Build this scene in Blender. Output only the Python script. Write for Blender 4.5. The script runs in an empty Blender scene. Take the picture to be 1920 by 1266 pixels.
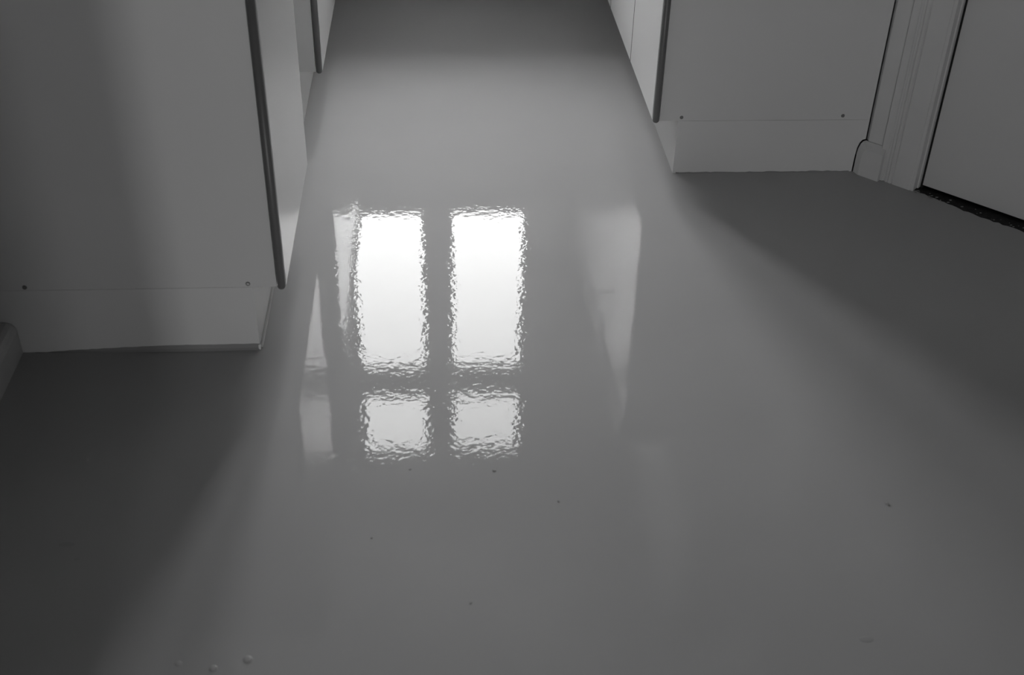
import bpy, bmesh, math, random
from mathutils import Vector, Matrix
random.seed(7)
sc = bpy.context.scene
COL = sc.collection

# ------------------------------------------------------------------ camera
F_PX = 2218.8
right = Vector((0.99795257, -0.06118, 0.01979))
R0 = ((0.99795, -0.01837, 0.06126), (-0.0611, -0.57512, 0.81578), (0.02025, -0.81785, -0.57507))
cx = Vector((R0[0][0], R0[1][0], R0[2][0])).normalized()      # image right in the world
cz = Vector((R0[0][2], R0[1][2], R0[2][2])).normalized()      # viewing direction
cy = cz.cross(cx).normalized()                                # image down
m = Matrix(((cx.x, -cy.x, -cz.x, 0), (cx.y, -cy.y, -cz.y, 0), (cx.z, -cy.z, -cz.z, 1.5), (0, 0, 0, 1)))
cd = bpy.data.cameras.new('camera')
cd.sensor_width = 36.0
cd.lens = F_PX / 1920 * 36.0
cd.clip_start = 0.02
cd.dof.use_dof = True
cd.dof.focus_distance = 3.3
cd.dof.aperture_fstop = 5.0
cam = bpy.data.objects.new('camera', cd)
cam.matrix_world = m
COL.objects.link(cam)
sc.camera = cam

# ------------------------------------------------------------------ sky, exposure
SKY = 1.0
sc.view_settings.view_transform = 'Standard'
sc.view_settings.look = 'None'
sc.view_settings.gamma = 1.0
sc.view_settings.use_curve_mapping = False
sc.view_settings.exposure = 4.53
w = bpy.data.worlds.new('overcast_sky')
w.use_nodes = True
bg = w.node_tree.nodes['Background']
bg.inputs['Color'].default_value = (1, 1, 1, 1)
bg.inputs['Strength'].default_value = SKY
sc.world = w


def portal(loc, rot, sx, sy):
    l = bpy.data.lights.new('daylight_portal', 'AREA')
    l.shape = 'RECTANGLE'
    l.size, l.size_y = sx, sy
    l.cycles.is_portal = True
    o = bpy.data.objects.new('daylight_portal', l)
    o.location = loc
    o.rotation_euler = rot
    COL.objects.link(o)


YG = 4.43                      # glazing plane of the kitchen window
portal((0.005, YG + .06, 1.60), (math.radians(-90), 0, 0), .86, 1.58)
portal((-.385, -2.86, .59), (math.radians(90), 0, 0), .36, 1.08)  # portals of the two fill windows added behind the camera
portal((.51, -2.86, .25), (math.radians(90), 0, 0), .9, .42)


# ------------------------------------------------------------------ materials
def mat(name, col, rough=.5, spec=.5, coat=0., coat_rough=.03, ior=1.45, metal=0., var=0., vscale=3., bump=0., bscale=60.):
    M = bpy.data.materials.new(name)
    M.use_nodes = True
    nt = M.node_tree
    b = nt.nodes['Principled BSDF']
    b.inputs['Base Color'].default_value = (col, col, col, 1)
    b.inputs['Roughness'].default_value = rough
    b.inputs['IOR'].default_value = ior
    b.inputs['Specular IOR Level'].default_value = spec
    b.inputs['Metallic'].default_value = metal
    b.inputs['Coat Weight'].default_value = coat
    b.inputs['Coat Roughness'].default_value = coat_rough
    tc = nt.nodes.new('ShaderNodeNewGeometry')
    if var:
        n = nt.nodes.new('ShaderNodeTexNoise')
        n.inputs['Scale'].default_value = vscale
        n.inputs['Detail'].default_value = 5
        nt.links.new(tc.outputs['Position'], n.inputs['Vector'])
        r = nt.nodes.new('ShaderNodeMapRange')
        r.inputs['From Min'].default_value = .25
        r.inputs['From Max'].default_value = .75
        r.inputs['To Min'].default_value = col * (1 - var)
        r.inputs['To Max'].default_value = col * (1 + var)
        nt.links.new(n.outputs['Fac'], r.inputs['Value'])
        nt.links.new(r.outputs['Result'], b.inputs['Base Color'])
    if bump:
        n = nt.nodes.new('ShaderNodeTexNoise')
        n.inputs['Scale'].default_value = bscale
        n.inputs['Detail'].default_value = 2
        nt.links.new(tc.outputs['Position'], n.inputs['Vector'])
        bp = nt.nodes.new('ShaderNodeBump')
        bp.inputs['Distance'].default_value = bump
        nt.links.new(n.outputs['Fac'], bp.inputs['Height'])
        nt.links.new(bp.outputs['Normal'], b.inputs['Normal'])
    return M


M_DOOR = mat('white_laminate_gloss', .82, .28, .5, var=.012, vscale=1.5)
M_DOORL = mat('white_laminate_polished', .82, .19, .5, var=.012, vscale=1.5)
M_WALLCAB = mat('white_wall_cabinet_laminate', .88, .3, .5)
M_PANEL = mat('white_laminate_side', .74, .32, .4, var=.015, vscale=2)
M_PLINTH = mat('white_plinth_board', .76, .35, .4, var=.02, vscale=5)
M_BAR = mat('dark_edge_profile', .15, .38, .5, var=.05)
M_SCREW = mat('dull_screw_metal', .22, .4, .5, metal=.3)
M_SEAL = mat('grey_sealing_strip', .45, .4)
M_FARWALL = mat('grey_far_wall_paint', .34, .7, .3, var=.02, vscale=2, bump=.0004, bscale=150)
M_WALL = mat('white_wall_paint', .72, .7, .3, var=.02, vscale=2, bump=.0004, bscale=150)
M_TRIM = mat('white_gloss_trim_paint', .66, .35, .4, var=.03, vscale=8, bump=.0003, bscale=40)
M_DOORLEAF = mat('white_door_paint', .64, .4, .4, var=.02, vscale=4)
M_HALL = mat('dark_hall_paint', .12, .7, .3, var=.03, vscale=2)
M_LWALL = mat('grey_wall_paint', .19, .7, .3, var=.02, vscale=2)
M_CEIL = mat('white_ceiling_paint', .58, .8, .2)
M_TOP = mat('grey_worktop', .38, .35, .5, var=.1, vscale=40)
M_PAINTEDGE = mat('floor_coating_edge', .30, .5, .3)
M_DARK = mat('dark_threshold_gap', .025, .8, .2, var=.5, vscale=60)
M_DEBRIS = mat('pale_crumb', .25, .8, .2)
M_SCUFF = mat('dull_floor_mark', .37, .4, .2)
M_SEAM_SHADE = mat('dark_seam', .03, .8, .2)  # near-black colour in place of the shade between doors
M_CHROME = mat('brushed_metal', .35, .25, .5, metal=1.0)

# glossy poured floor: satin body under a clear rippled coat
M_FLOOR = bpy.data.materials.new('grey_poured_floor')
M_FLOOR.use_nodes = True
nt = M_FLOOR.node_tree
b = nt.nodes['Principled BSDF']
geo = nt.nodes.new('ShaderNodeNewGeometry')


def noise(scale, detail=2., dist=0.):
    n = nt.nodes.new('ShaderNodeTexNoise')
    n.inputs['Scale'].default_value = scale
    n.inputs['Detail'].default_value = detail
    n.inputs['Distortion'].default_value = dist
    nt.links.new(geo.outputs['Position'], n.inputs['Vector'])
    return n


def mathn(op, a, v):
    n = nt.nodes.new('ShaderNodeMath')
    n.operation = op
    nt.links.new(a, n.inputs[0])
    if isinstance(v, (int, float)):
        n.inputs[1].default_value = v
    else:
        nt.links.new(v, n.inputs[1])
    return n.outputs[0]


FLOOR_ALB = .42
cn = noise(2.2, 4)
mr = nt.nodes.new('ShaderNodeMapRange')
for k, v in (('From Min', .3), ('From Max', .7), ('To Min', FLOOR_ALB * .97), ('To Max', FLOOR_ALB * 1.03)):
    mr.inputs[k].default_value = v
nt.links.new(cn.outputs['Fac'], mr.inputs['Value'])
nt.links.new(mr.outputs['Result'], b.inputs['Base Color'])
b.inputs['Roughness'].default_value = .5
b.inputs['Specular IOR Level'].default_value = .05
b.inputs['IOR'].default_value = 1.45
b.inputs['Coat Weight'].default_value = 1.0
b.inputs['Coat Roughness'].default_value = .012
b.inputs['Coat IOR'].default_value = 1.218
h1 = mathn('MULTIPLY', noise(60, 1.5).outputs['Fac'], .00018)
h2 = mathn('MULTIPLY', noise(3.5, 1).outputs['Fac'], .00045)
h3 = mathn('MULTIPLY', noise(130, 1).outputs['Fac'], .00006)
hs = mathn('ADD', mathn('ADD', h1, h2), h3)
bp = nt.nodes.new('ShaderNodeBump')
bp.inputs['Distance'].default_value = 1.0
nt.links.new(hs, bp.inputs['Height'])
nt.links.new(bp.outputs['Normal'], b.inputs['Coat Normal'])

# thin window glass
M_GLASS = bpy.data.materials.new('window_glass')
M_GLASS.use_nodes = True
g = M_GLASS.node_tree
g.nodes.remove(g.nodes['Principled BSDF'])
tr = g.nodes.new('ShaderNodeBsdfTransparent')
gl = g.nodes.new('ShaderNodeBsdfGlossy')
gl.inputs['Roughness'].default_value = 0
fr = g.nodes.new('ShaderNodeFresnel')
fr.inputs['IOR'].default_value = 1.45
mx = g.nodes.new('ShaderNodeMixShader')
g.links.new(fr.outputs[0], mx.inputs[0])
g.links.new(tr.outputs[0], mx.inputs[1])
g.links.new(gl.outputs[0], mx.inputs[2])
g.links.new(mx.outputs[0], g.nodes['Material Output'].inputs['Surface'])


# ------------------------------------------------------------------ helpers
def box(bm, x0, x1, y0, y1, z0, z1, bev=0.):
    vs = [bm.verts.new(p) for p in ((x0, y0, z0), (x1, y0, z0), (x1, y1, z0), (x0, y1, z0),
                                    (x0, y0, z1), (x1, y0, z1), (x1, y1, z1), (x0, y1, z1))]
    fs = [bm.faces.new([vs[i] for i in q]) for q in
          ((0, 3, 2, 1), (4, 5, 6, 7), (0, 1, 5, 4), (1, 2, 6, 5), (2, 3, 7, 6), (3, 0, 4, 7))]
    if bev:
        es = list({e for f in fs for e in f.edges})
        bmesh.ops.bevel(bm, geom=es, offset=bev, segments=2, affect='EDGES', profile=.5)
    return bm


def B(*a):
    bm = bmesh.new()
    return box(bm, *a)


def prism(bm, pts, axis_pts):
    """pts: 2-D outline; axis_pts: function (a, b, t) -> xyz for t = 0 and 1"""
    lo = [bm.verts.new(axis_pts(a, c, 0)) for a, c in pts]
    hi = [bm.verts.new(axis_pts(a, c, 1)) for a, c in pts]
    n = len(pts)
    bm.faces.new(lo[::-1])
    bm.faces.new(hi)
    for i in range(n):
        j = (i + 1) % n
        bm.faces.new((lo[i], lo[j], hi[j], hi[i]))
    bmesh.ops.recalc_face_normals(bm, faces=bm.faces)
    return bm


def obj(name, bm, material, parent=None, smooth=False):
    off = Vector((0, 0, 0))
    p = parent
    while p is not None:
        off += p.location
        p = p.parent
    bmesh.ops.recalc_face_normals(bm, faces=bm.faces)
    bmesh.ops.translate(bm, verts=bm.verts, vec=-off)
    me = bpy.data.meshes.new(name)
    bm.to_mesh(me)
    bm.free()
    me.materials.append(material)
    if smooth:
        for f in me.polygons:
            f.use_smooth = True
    o = bpy.data.objects.new(name, me)
    COL.objects.link(o)
    o.parent = parent
    return o


def thing(name, label, cat, loc, group=None):
    o = bpy.data.objects.new(name, None)
    o.empty_display_size = .1
    o.location = loc
    COL.objects.link(o)
    o['label'] = label
    o['category'] = cat
    if group:
        o['group'] = group
    return o


def struct(name, bm, material, parent=None):
    o = obj(name, bm, material, parent)
    if parent is None:
        o['kind'] = 'structure'
    return o


def struct_root(name, loc, label=None, cat=None):
    o = bpy.data.objects.new(name, None)
    o.location = loc
    COL.objects.link(o)
    o['kind'] = 'structure'
    return o


r2 = math.sqrt(.5)


def UW(u, wv, z):
    """angled corner frame: u runs along the wall, wv grows towards the room"""
    return (r2 * u - r2 * wv, -r2 * u - r2 * wv, z)


def ubox(bm, u0, u1, w0, w1, z0, z1, bev=0.):
    t = bmesh.new()
    box(t, u0, u1, w0, w1, z0, z1, bev)
    for v in t.verts:
        v.co = Vector(UW(*v.co))
    me = bpy.data.meshes.new('tmp')
    t.to_mesh(me)
    t.free()
    bm.from_mesh(me)
    bpy.data.meshes.remove(me)
    return bm


# ------------------------------------------------------------------ room shell
XL, XR, YE, CH = -.930, 1.20, 4.36, 2.60
floor = struct('floor', B(-2.6, 2.6, -3.0, 4.6, -.12, 0), M_FLOOR)
struct('ceiling', B(-2.6, 2.6, 2.0, 4.6, CH, CH + .12), M_CEIL)
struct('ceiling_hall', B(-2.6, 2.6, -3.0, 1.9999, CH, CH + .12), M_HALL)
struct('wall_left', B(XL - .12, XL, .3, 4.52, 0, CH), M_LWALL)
struct('wall_right', B(XR, XR + .12, 2.93, 4.52, 0, CH), M_WALL)
# far wall with the window opening
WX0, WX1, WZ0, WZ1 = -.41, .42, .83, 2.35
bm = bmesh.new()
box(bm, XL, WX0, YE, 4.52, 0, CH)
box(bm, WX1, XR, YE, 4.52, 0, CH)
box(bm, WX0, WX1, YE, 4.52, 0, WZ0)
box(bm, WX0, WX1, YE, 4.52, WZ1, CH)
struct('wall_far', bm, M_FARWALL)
# hall behind the camera, with two unseen low windows added as fill light
FILL_WIN = ((-.55, -.22, 1.12), (.08, .94, .44))
RZ0, RZ1 = .06, 1.12
bm = bmesh.new()
xa = -2.4
for x0, x1, z1 in FILL_WIN:
    box(bm, xa, x0, -2.85, -2.7, RZ0, RZ1)
    if z1 < RZ1:
        box(bm, x0, x1, -2.85, -2.7, z1, RZ1)
    xa = x1
box(bm, xa, 2.3, -2.85, -2.7, RZ0, RZ1)
box(bm, -2.4, 2.3, -2.85, -2.7, 0, RZ0)
box(bm, -2.4, 2.3, -2.85, -2.7, RZ1, CH)
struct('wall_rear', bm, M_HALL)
struct('wall_shading_stub', B(XL, -.519, .72, .82, 0, CH), M_HALL)  # unseen stub added to cut the rear light off the left side
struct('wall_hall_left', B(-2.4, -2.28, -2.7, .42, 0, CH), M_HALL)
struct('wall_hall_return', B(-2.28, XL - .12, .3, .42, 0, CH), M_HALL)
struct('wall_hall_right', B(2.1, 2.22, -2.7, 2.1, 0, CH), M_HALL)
# angled corner wall with the door opening
DU0, DU1 = -1.051, -.23
bm = bmesh.new()
ubox(bm, -1.2155, DU0, -3.02, -2.902, 0, CH)
ubox(bm, DU1, .12, -3.02, -2.902, 0, CH)
ubox(bm, DU0, DU1, -3.02, -2.902, 2.03, CH)
ubox(bm, -1.30, .12, -3.12, -3.02, 0, CH)
struct('wall_corner', bm, M_WALL)

# baseboards
prof = [(0, 0), (.0435, 0), (.0435, .056), (.041, .066), (.035, .074), (.025, .078), (0, .078)]
bm = bmesh.new()
prism(bm, prof, lambda a, c, t: (XL + a, .821 + t * (2.1045 - .821), c))
struct('baseboard_left', bm, M_TRIM)

# corner baseboard with a rounded nose where it meets the cabinet side
bm = bmesh.new()
back = [(1.1600, 2.9005, 0), (1.1600, 2.9005, .050), (1.1615, 2.9005, .070), (1.1655, 2.9005, .084), (1.1715, 2.9005, .092), (1.1790, 2.9005, .095)]
lo = [bm.verts.new(p) for p in back] + [bm.verts.new(UW(-1.152, -2.884, .095)), bm.verts.new(UW(-1.152, -2.884, 0))]
pl = [(-1.212, 0), (-1.212, .048), (-1.2105, .064), (-1.207, .073), (-1.203, .077), (-1.198, .079), (-1.152, .079), (-1.152, 0)]
hi = [bm.verts.new(UW(u, -2.862, z)) for u, z in pl]
n = len(pl)
for A_, B_ in ((lo, hi),):
    for i in range(n):
        j = (i + 1) % n
        bm.faces.new((A_[i], A_[j], B_[j], B_[i]))
bm.faces.new(lo[::-1])
bm.faces.new(hi)
struct('baseboard_corner', bm, M_TRIM)


# door casing: flat strip over the baseboard, moulded casing down to the floor
def casing(name, outline, z0, z1):
    bm_ = bmesh.new()
    prism(bm_, outline, lambda u, wv, t: UW(u, wv, z0 + t * (z1 - z0)))
    return struct(name, bm_, M_TRIM)


casing('trim_1', [(-1.2195, -2.902), (-1.2195, -2.893), (-1.210, -2.885), (-1.1675, -2.885), (-1.1675, -2.902)], .0955, 2.14)
mould = [(-1.166, -2.902), (-1.166, -2.879), (-1.164, -2.877), (-1.146, -2.877), (-1.1435, -2.881), (-1.1395, -2.881),
         (-1.137, -2.877), (-1.133, -2.877), (-1.131, -2.880), (-1.128, -2.876), (-1.121, -2.876), (-1.1185, -2.880),
         (-1.1155, -2.8765), (-1.065, -2.8765), (-1.0635, -2.8785), (-1.056, -2.8785), (-1.0548, -2.880), (-1.0548, -2.902)]
casing('trim_2', mould, .0, 2.14)
casing('trim_3', [(DU0 + DU1 - u, wv) for u, wv in mould][::-1], .0, 2.14)
bm = bmesh.new()
ubox(bm, DU0 - .004, DU1 + .004, -2.902, -2.880, 2.034, 2.14, .003)
struct('trim_4', bm, M_TRIM)

# the closed door in the corner
d1 = struct_root('door_1', UW((DU0 + DU1) / 2, -2.93, 0))
bm = bmesh.new()
ubox(bm, DU0 + .007, DU1 - .005, -2.950, -2.910, .011, 2.022, .0015)
obj('door_leaf', bm, M_DOORLEAF, d1)
bm = bmesh.new()
ubox(bm, DU0 + .0005, DU0 + .013, -3.019, -2.956, 0, 2.02)
ubox(bm, DU0 + .0005, DU0 + .0065, -2.956, -2.914, 0, 2.02)  # dark strip standing in for the shade in the door gap
ubox(bm, DU1 - .013, DU1 - .0005, -3.019, -2.956, 0, 2.02)
obj('door_stop_gap_shade', bm, M_DARK, d1)
bm = bmesh.new()                                          # door lever
bmesh.ops.create_cone(bm, cap_ends=True, segments=24, radius1=.026, radius2=.026, depth=.008,
                      matrix=Matrix.Translation(UW(DU1 - .07, -2.9085, 1.02)) @ Matrix.Rotation(math.radians(45), 4, 'Z') @ Matrix.Rotation(math.radians(90), 4, 'X'))
bmesh.ops.create_cone(bm, cap_ends=True, segments=16, radius1=.009, radius2=.009, depth=.05,
                      matrix=Matrix.Translation(UW(DU1 - .07, -2.884, 1.02)) @ Matrix.Rotation(math.radians(-45), 4, 'Z') @ Matrix.Rotation(math.radians(90), 4, 'X'))
ubox(bm, DU1 - .185, DU1 - .06, -2.868, -2.852, 1.011, 1.029, .004)
obj('door_handle', bm, M_CHROME, d1)
# dark ragged gap between the coating and the door foot
bm = bmesh.new()
us = [-1.060 + i * (DU1 + 1.060) / 70 for i in range(71)]
edge = []
for i, u in enumerate(us):
    k = min(1, i / 14)
    edge.append(-2.888 + .017 * k + random.uniform(-.0035, .0035))
lo = [bm.verts.new(UW(u, -3.0, .0012)) for u in us]
hi = [bm.verts.new(UW(u, e, .0012)) for u, e in zip(us, edge)]
lo2 = [bm.verts.new(UW(u, -3.0, .0)) for u in us]
hi2 = [bm.verts.new(UW(u, e + .001, .0)) for u, e in zip(us, edge)]
for i in range(len(us) - 1):
    bm.faces.new((lo[i], lo[i + 1], hi[i + 1], hi[i]))
    bm.faces.new((hi[i], hi[i + 1], hi2[i + 1], hi2[i]))
obj('threshold_gap', bm, M_DARK, d1)
bm = bmesh.new()
for k in range(46):
    u = random.choice((random.uniform(-1.055, -.95), random.uniform(-.95, -.62)))
    wv = random.uniform(-2.90, -2.874)
    s = random.uniform(.0008, .0026)
    bmesh.ops.create_icosphere(bm, subdivisions=1, radius=s,
                               matrix=Matrix.Translation(UW(u, wv, .0012 + s * .3)) @ Matrix.Diagonal((random.uniform(1, 2.2), 1, .6, 1)))
o = obj('crumbs', bm, M_DEBRIS, d1)
o['kind'] = 'stuff'

# ------------------------------------------------------------------ windows
w1 = struct_root('window_1', (0, YG, WZ0))
PX = (-.358, -.066, .064, .369)
PZ = (.91, 1.775, 1.936, 2.29)
y0, y1 = YG - .025, YG + .025
bm = bmesh.new()
box(bm, WX0, PX[0], y0, y1, WZ0, WZ1)
box(bm, PX[3], WX1, y0, y1, WZ0, WZ1)
box(bm, PX[0], PX[3], y0, y1, WZ0, PZ[0])
box(bm, PX[0], PX[3], y0, y1, PZ[3], WZ1)
obj('window_frame', bm, M_TRIM, w1)
obj('mullion', B(PX[1], PX[2], y0, y1, PZ[0], PZ[3], .004), M_TRIM, w1)
for a, c in ((PX[0], PX[1]), (PX[2], PX[3])):
    obj('transom', B(a, c, y0, y1, PZ[1], PZ[2], .003), M_TRIM, w1)
    for z0, z1 in ((PZ[0], PZ[1]), (PZ[2], PZ[3])):
        bm = bmesh.new()
        vs = [bm.verts.new(p) for p in ((a, YG, z0), (c, YG, z0), (c, YG, z1), (a, YG, z1))]
        bm.faces.new(vs)
        obj('pane', bm, M_GLASS, w1)
obj('window_ledge', B(WX0, WX1, YE, y0, WZ0, WZ0 + .02), M_TRIM, w1)
obj('window_sill', B(-.308, .563, 4.08, YE - .0005, .750, .777, .003), M_TRIM, w1)
bm = bmesh.new()
for s, xa in ((-1, WX0), (1, WX1)):
    a, c = sorted((xa, xa + s * .045))
    box(bm, a, c, YE - .016, YE, WZ0, WZ1 + .075, .002)
    a, c = sorted((xa + s * .045, xa + s * .075))
    box(bm, a, c, YE - .026, YE, WZ0, WZ1 + .075, .003)
box(bm, WX0, WX1, YE - .016, YE, WZ1, WZ1 + .075, .002)
obj('window_casing', bm, M_TRIM, w1)

for k, (RX0, RX1, RZ1) in enumerate(FILL_WIN):
    w2 = struct_root('window_%d' % (k + 2), ((RX0 + RX1) / 2, -2.78, RZ0))  # added fill window, lights the cabinet end panels from behind
    bm = bmesh.new()
    ya, yb = -2.80, -2.75
    box(bm, RX0, RX0 + .03, ya, yb, RZ0, RZ1)
    box(bm, RX1 - .03, RX1, ya, yb, RZ0, RZ1)
    box(bm, RX0 + .03, RX1 - .03, ya, yb, RZ0, RZ0 + .03)
    box(bm, RX0 + .03, RX1 - .03, ya, yb, RZ1 - .03, RZ1)
    obj('window_frame', bm, M_TRIM, w2)
    bm = bmesh.new()
    bm.faces.new([bm.verts.new(p) for p in ((RX0 + .03, -2.775, RZ0 + .03), (RX1 - .03, -2.775, RZ0 + .03), (RX1 - .03, -2.775, RZ1 - .03), (RX0 + .03, -2.775, RZ1 - .03))])
    obj('pane', bm, M_GLASS, w2)

# ------------------------------------------------------------------ kitchen units
PH = .156                      # plinth height
DT = .018                      # board thickness


def tube_bar(x, y, z0, z1, r):
    bm_ = bmesh.new()
    seg = 20
    rings = []
    for z, k in ((z0, .0), (z0 + r * .12, .55), (z0 + r * .35, .82), (z0 + r * .8, 1.), (z1, 1.)):
        if k == 0:
            rings.append([bm_.verts.new((x, y, z))])
        else:
            rings.append([bm_.verts.new((x + r * k * math.cos(2 * math.pi * i / seg), y + r * k * math.sin(2 * math.pi * i / seg), z)) for i in range(seg)])
    for i in range(seg):
        j = (i + 1) % seg
        bm_.faces.new((rings[0][0], rings[1][j], rings[1][i]))
        for a_, c_ in zip(rings[1:], rings[2:]):
            bm_.faces.new((a_[i], a_[j], c_[j], c_[i]))
    bm_.faces.new(rings[-1])
    return bm_


def screw(x, y, z):
    bm_ = bmesh.new()
    M_ = Matrix.Translation((x, y - .0008, z)) @ Matrix.Rotation(math.radians(90), 4, 'X')
    bmesh.ops.create_cone(bm_, cap_ends=True, segments=16, radius1=.0050, radius2=.0042, depth=.0022, matrix=M_)
    bmesh.ops.create_cone(bm_, cap_ends=True, segments=10, radius1=.0004, radius2=.0004, depth=.0016,
                          matrix=Matrix.Translation((x, y - .0022, z)) @ Matrix.Rotation(math.radians(90), 4, 'X'))
    return bm_


def base_unit(side, y0, y1, top, label, end_panel=False, screws=(), notch=None, back=None):
    """side -1: left run, +1: right run; the front faces the corridor"""
    s = side
    fx = .590 if s > 0 else (-.3255 if y0 < 3 else -.3290)          # centre of the door thickness
    face = fx - s * DT / 2                  # front of the door
    cf = fx + s * (DT / 2 + .0015)          # front edge of the carcass
    px = .652 if s > 0 else -.386           # front of the plinth
    bk = back
    t = thing('base_cabinet', label, 'cabinet', ((cf + bk) / 2, (y0 + y1) / 2, 0), 'white base cabinets along the corridor')

    def bx(xa, xb, *r):
        a_, c_ = sorted((xa, xb))
        return B(a_, c_, *r)

    yc0 = y0 + (DT if end_panel else .0003)
    obj('carcass', bx(cf, bk, yc0, y1 - .0003, PH, top), M_PANEL, t)
    if end_panel:
        obj('side_panel', bx(cf, bk, y0, y0 + DT - .0002, PH + .00035, top, .0005), M_PANEL, t)
        bm_ = bmesh.new()
        if notch:
            pts = [(px + s * .0001, 0), (px + s * .0001, PH - .0001), (bk, PH - .0001)] + notch
        else:
            pts = [(px + s * .0001, 0), (px + s * .0001, PH - .0001), (bk, PH - .0001), (bk, 0)]
        prism(bm_, pts, lambda a_, c_, q: (a_, y0 + .0004 + q * (DT - .0006), c_))
        obj('plinth_side', bm_, M_PLINTH, t)
    obj('plinth_front', bx(px, px + s * (DT - .0004), y0 + (DT if end_panel else .0004), y1 - .0003, 0, PH - .0001), M_PLINTH, t)
    d = obj('door', bx(face, face + s * (DT - .0002), y0 + (.004 if end_panel else .0042), y1 - .0042, PH + .003, top - .006, .0010), M_DOOR if s > 0 else M_DOORL, t)
    xs2 = sorted((face + s * .0005, cf - s * .0002))
    obj('seam_shade', B(xs2[0], xs2[1], y1 - .0041, y1 - .0001, PH + .003, top - .006), M_SEAM_SHADE, t)  # dark filler strip, paints the shade of the gap between doors
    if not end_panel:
        obj('seam_shade', B(xs2[0], xs2[1], y0 + .0001, y0 + .0041, PH + .003, top - .006), M_SEAM_SHADE, t)
    if end_panel:
        obj('edge_bar', tube_bar(fx, y0 - .0045, PH - .002, top - .006, .0086), M_BAR, d, smooth=True)
    for x, z in screws:
        obj('screw', screw(x, y0 - .0002, z), M_SCREW, t)
    return t


LT, RT = .872, .905
LB, RB = XL + .001, XR - .001
cabs = []
c = base_unit(-1, 2.106, 2.667, LT, 'near left white base cabinet with dark vertical edge bar, beside the left wall', True,
              ((-.849, .1645), (-.395, .165)), back=LB)
near_left = c
hd = bmesh.new()
bmesh.ops.create_cone(hd, cap_ends=True, segments=14, radius1=.0028, radius2=.0022, depth=.0012,
                      matrix=Matrix.Translation((-.3945, 2.1038, .1655)) @ Matrix.Rotation(math.radians(90), 4, 'X'))
sw = [ch for ch in near_left.children if ch.name.startswith('screw')][-1]
obj('screw_head', hd, M_PLINTH, sw)
base_unit(-1, 3.25, 3.749, LT, 'farther left white base cabinet with dark edge bar, past the open gap', True, ((-.40, .168),), back=LB)
base_unit(-1, 3.749, 4.352, LT, 'last white base cabinet on the left, under the window end of the corridor', back=LB)
# right run
near_right = base_unit(1, 2.9015, 3.316, RT, 'near right white base cabinet with dark vertical edge bar, beside the door casing', True,
                       ((.660, .1665), (1.101, .168)), back=1.1778,
                       notch=[(1.1778, .0985), (1.1700, .0965), (1.1632, .088), (1.1587, .073), (1.1568, .050), (1.1560, 0)])
mid_right = base_unit(1, 3.316, 3.77, RT, 'second white base cabinet on the right, past the narrow door gap', back=RB)
base_unit(1, 3.77, 4.352, RT, 'last white base cabinet on the right, nearest the window wall', back=RB)

# sealing strip and coating lapped up the plinths
obj('sealing_strip', B(-.3860 + .0001, -.3800, 2.109, 2.6665, 0, .0055, .0008), M_SEAL, near_left)
bm = bmesh.new()
N = 40
xs = [-.86 + i * (.4735) / N for i in range(N + 1)]
top_e = [(.0005 + .0115 * min(1, max(0, (x + .83) / .24)) ** .8 + random.uniform(-.0006, .0006)) for x in xs]
fa = [bm.verts.new((x, 2.1062, z)) for x, z in zip(xs, top_e)]
fb = [bm.verts.new((x, 2.1040 - .0018 * min(1, max(0, (x + .83) / .3)), z * .35)) for x, z in zip(xs, top_e)]
fc = [bm.verts.new((x, 2.1015 - .0035 * min(1, max(0, (x + .83) / .3)), 0)) for x in xs]
for i in range(N):
    bm.faces.new((fa[i], fa[i + 1], fb[i + 1], fb[i]))
    bm.faces.new((fb[i], fb[i + 1], fc[i + 1], fc[i]))
obj('coating_edge', bm, M_PAINTEDGE, near_left)
obj('plinth_corner_cap', B(-.3885, -.3835, 2.1000, 2.1045, 0, .0115, .0008), M_PLINTH, near_left)
bm = bmesh.new()
xs = [.66 + i * .0122 for i in range(41)]
te = [.0022 + random.uniform(-.001, .0016) for x in xs]
fa = [bm.verts.new((x, 2.9016, z)) for x, z in zip(xs, te)]
fb = [bm.verts.new((x, 2.8990, 0)) for x in xs]
for i in range(40):
    bm.faces.new((fa[i], fa[i + 1], fb[i + 1], fb[i]))
obj('coating_edge', bm, M_PAINTEDGE, near_right)

# wire pull on the second right-hand door, seen mirrored in the floor
bm = bmesh.new()
x0 = .581
box(bm, x0 - .034, x0 - .026, 3.36, 3.368, .68, .80, .002)
box(bm, x0 - .030, x0 + .0005, 3.36, 3.368, .68, .688, .002)
box(bm, x0 - .030, x0 + .0005, 3.36, 3.368, .792, .80, .002)
dr = [ch for ch in mid_right.children if ch.name.startswith('door')][0]
obj('door_pull', bm, M_CHROME, dr)


# worktops
def top(label, x0, x1, y0, y1, z, nm='worktop'):
    t = obj(nm, B(x0, x1, y0, y1, z + .0004, z + .04, .003), M_TOP)
    t['label'] = label
    t['category'] = 'worktop'
    t['group'] = 'grey worktops'
    return t


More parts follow.
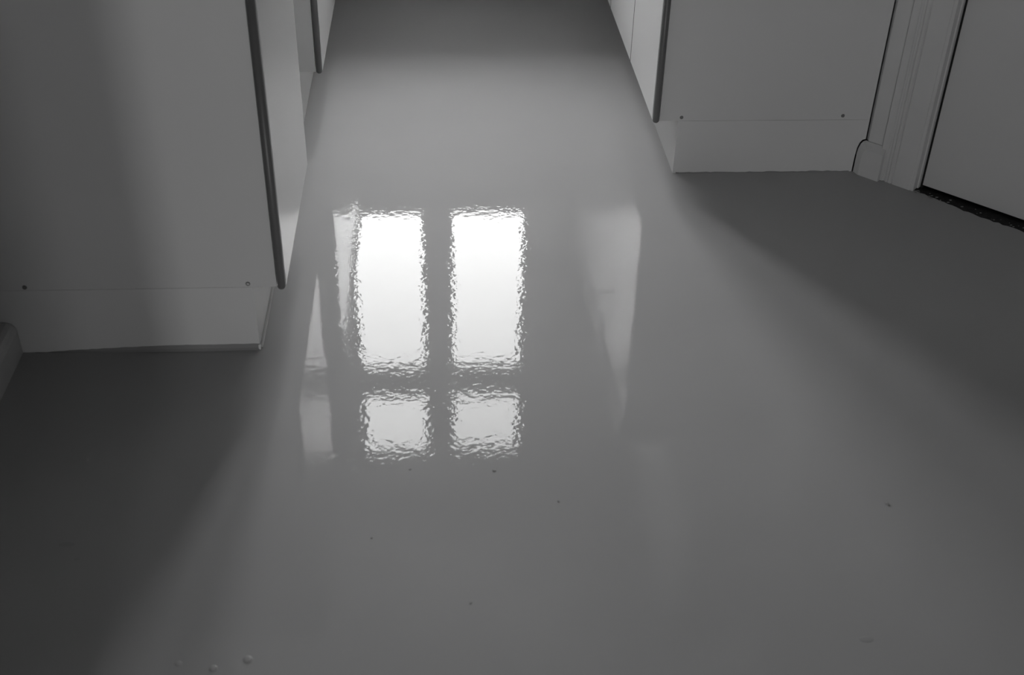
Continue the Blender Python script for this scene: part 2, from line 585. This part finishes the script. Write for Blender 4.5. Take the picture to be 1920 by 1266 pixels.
top('short grey worktop on the near left base cabinet', LB, -.312, 2.090, 2.675, LT)
top('grey worktop on the far left base cabinets beside the window wall', LB, -.312, 3.240, 4.352, LT)
bm = bmesh.new()
xs_ = [(.568, 2.890), (1.160, 2.890), (XR - .001, 2.945), (XR - .001, 4.352), (.568, 4.352)]
prism(bm, xs_, lambda a, c_, q: (a, c_, RT + .0004 + q * .04))
t = obj('worktop', bm, M_TOP)
t['label'] = 'long grey worktop running along the right-hand base cabinets'
t['category'] = 'worktop'
t['group'] = 'grey worktops'

# wall cabinets over the right run (seen only mirrored in the floor)
for y0, y1, lab in ((2.945, 3.35, 'white wall cabinet over the right worktop, nearest the door corner'),
                    (3.35, 3.80, 'middle white wall cabinet over the right worktop'),
                    (3.80, 4.30, 'white wall cabinet over the right worktop, next to the window wall')):
    t = thing('wall_cabinet', lab, 'cabinet', (1.03, (y0 + y1) / 2, 1.4), 'white wall cabinets over the right worktop')
    obj('carcass', B(.880, XR - .001, y0, y1 - .0004, 1.40, 1.98), M_PANEL, t)
    obj('door', B(.860, .8785, y0 + .0015, y1 - .0015, 1.40, 1.98, .001), M_WALLCAB, t)

# ------------------------------------------------------------------ small bumps and marks in the floor coating
def bump(x, y, r, h, m_=M_FLOOR, sx=1.):
    bm_ = bmesh.new()
    bmesh.ops.create_icosphere(bm_, subdivisions=2, radius=1)
    bmesh.ops.delete(bm_, geom=[v for v in bm_.verts if v.co.z < -.3], context='VERTS')
    for v in bm_.verts:
        v.co = Vector((x + v.co.x * r * sx, y + v.co.y * r, max(0, v.co.z) * h))
    obj('floor_bump', bm_, m_, floor, smooth=True)


for x, y, r, h in ((.823, 1.57, .0042, .004), (-.363, 1.243, .007, .002), (-.311, 1.258, .008, .0025), (-.419, 1.255, .006, .0015),
                   (.044, 1.361, .0028, .002), (-.126, 1.52, .0026, .002), (.214, 1.601, .0025, .002), (.10, 1.69, .004, .002),
                   (-.06, 1.70, .003, .0015)):
    bump(x, y, r, h)
for x, y, r, sx in ((-.656, 1.525, .006, 2.4), (.686, 1.255, .007, 1.8), (-.63, 1.49, .004, 1.5)):
    bump(x, y, r, .0006, M_SCUFF, sx)
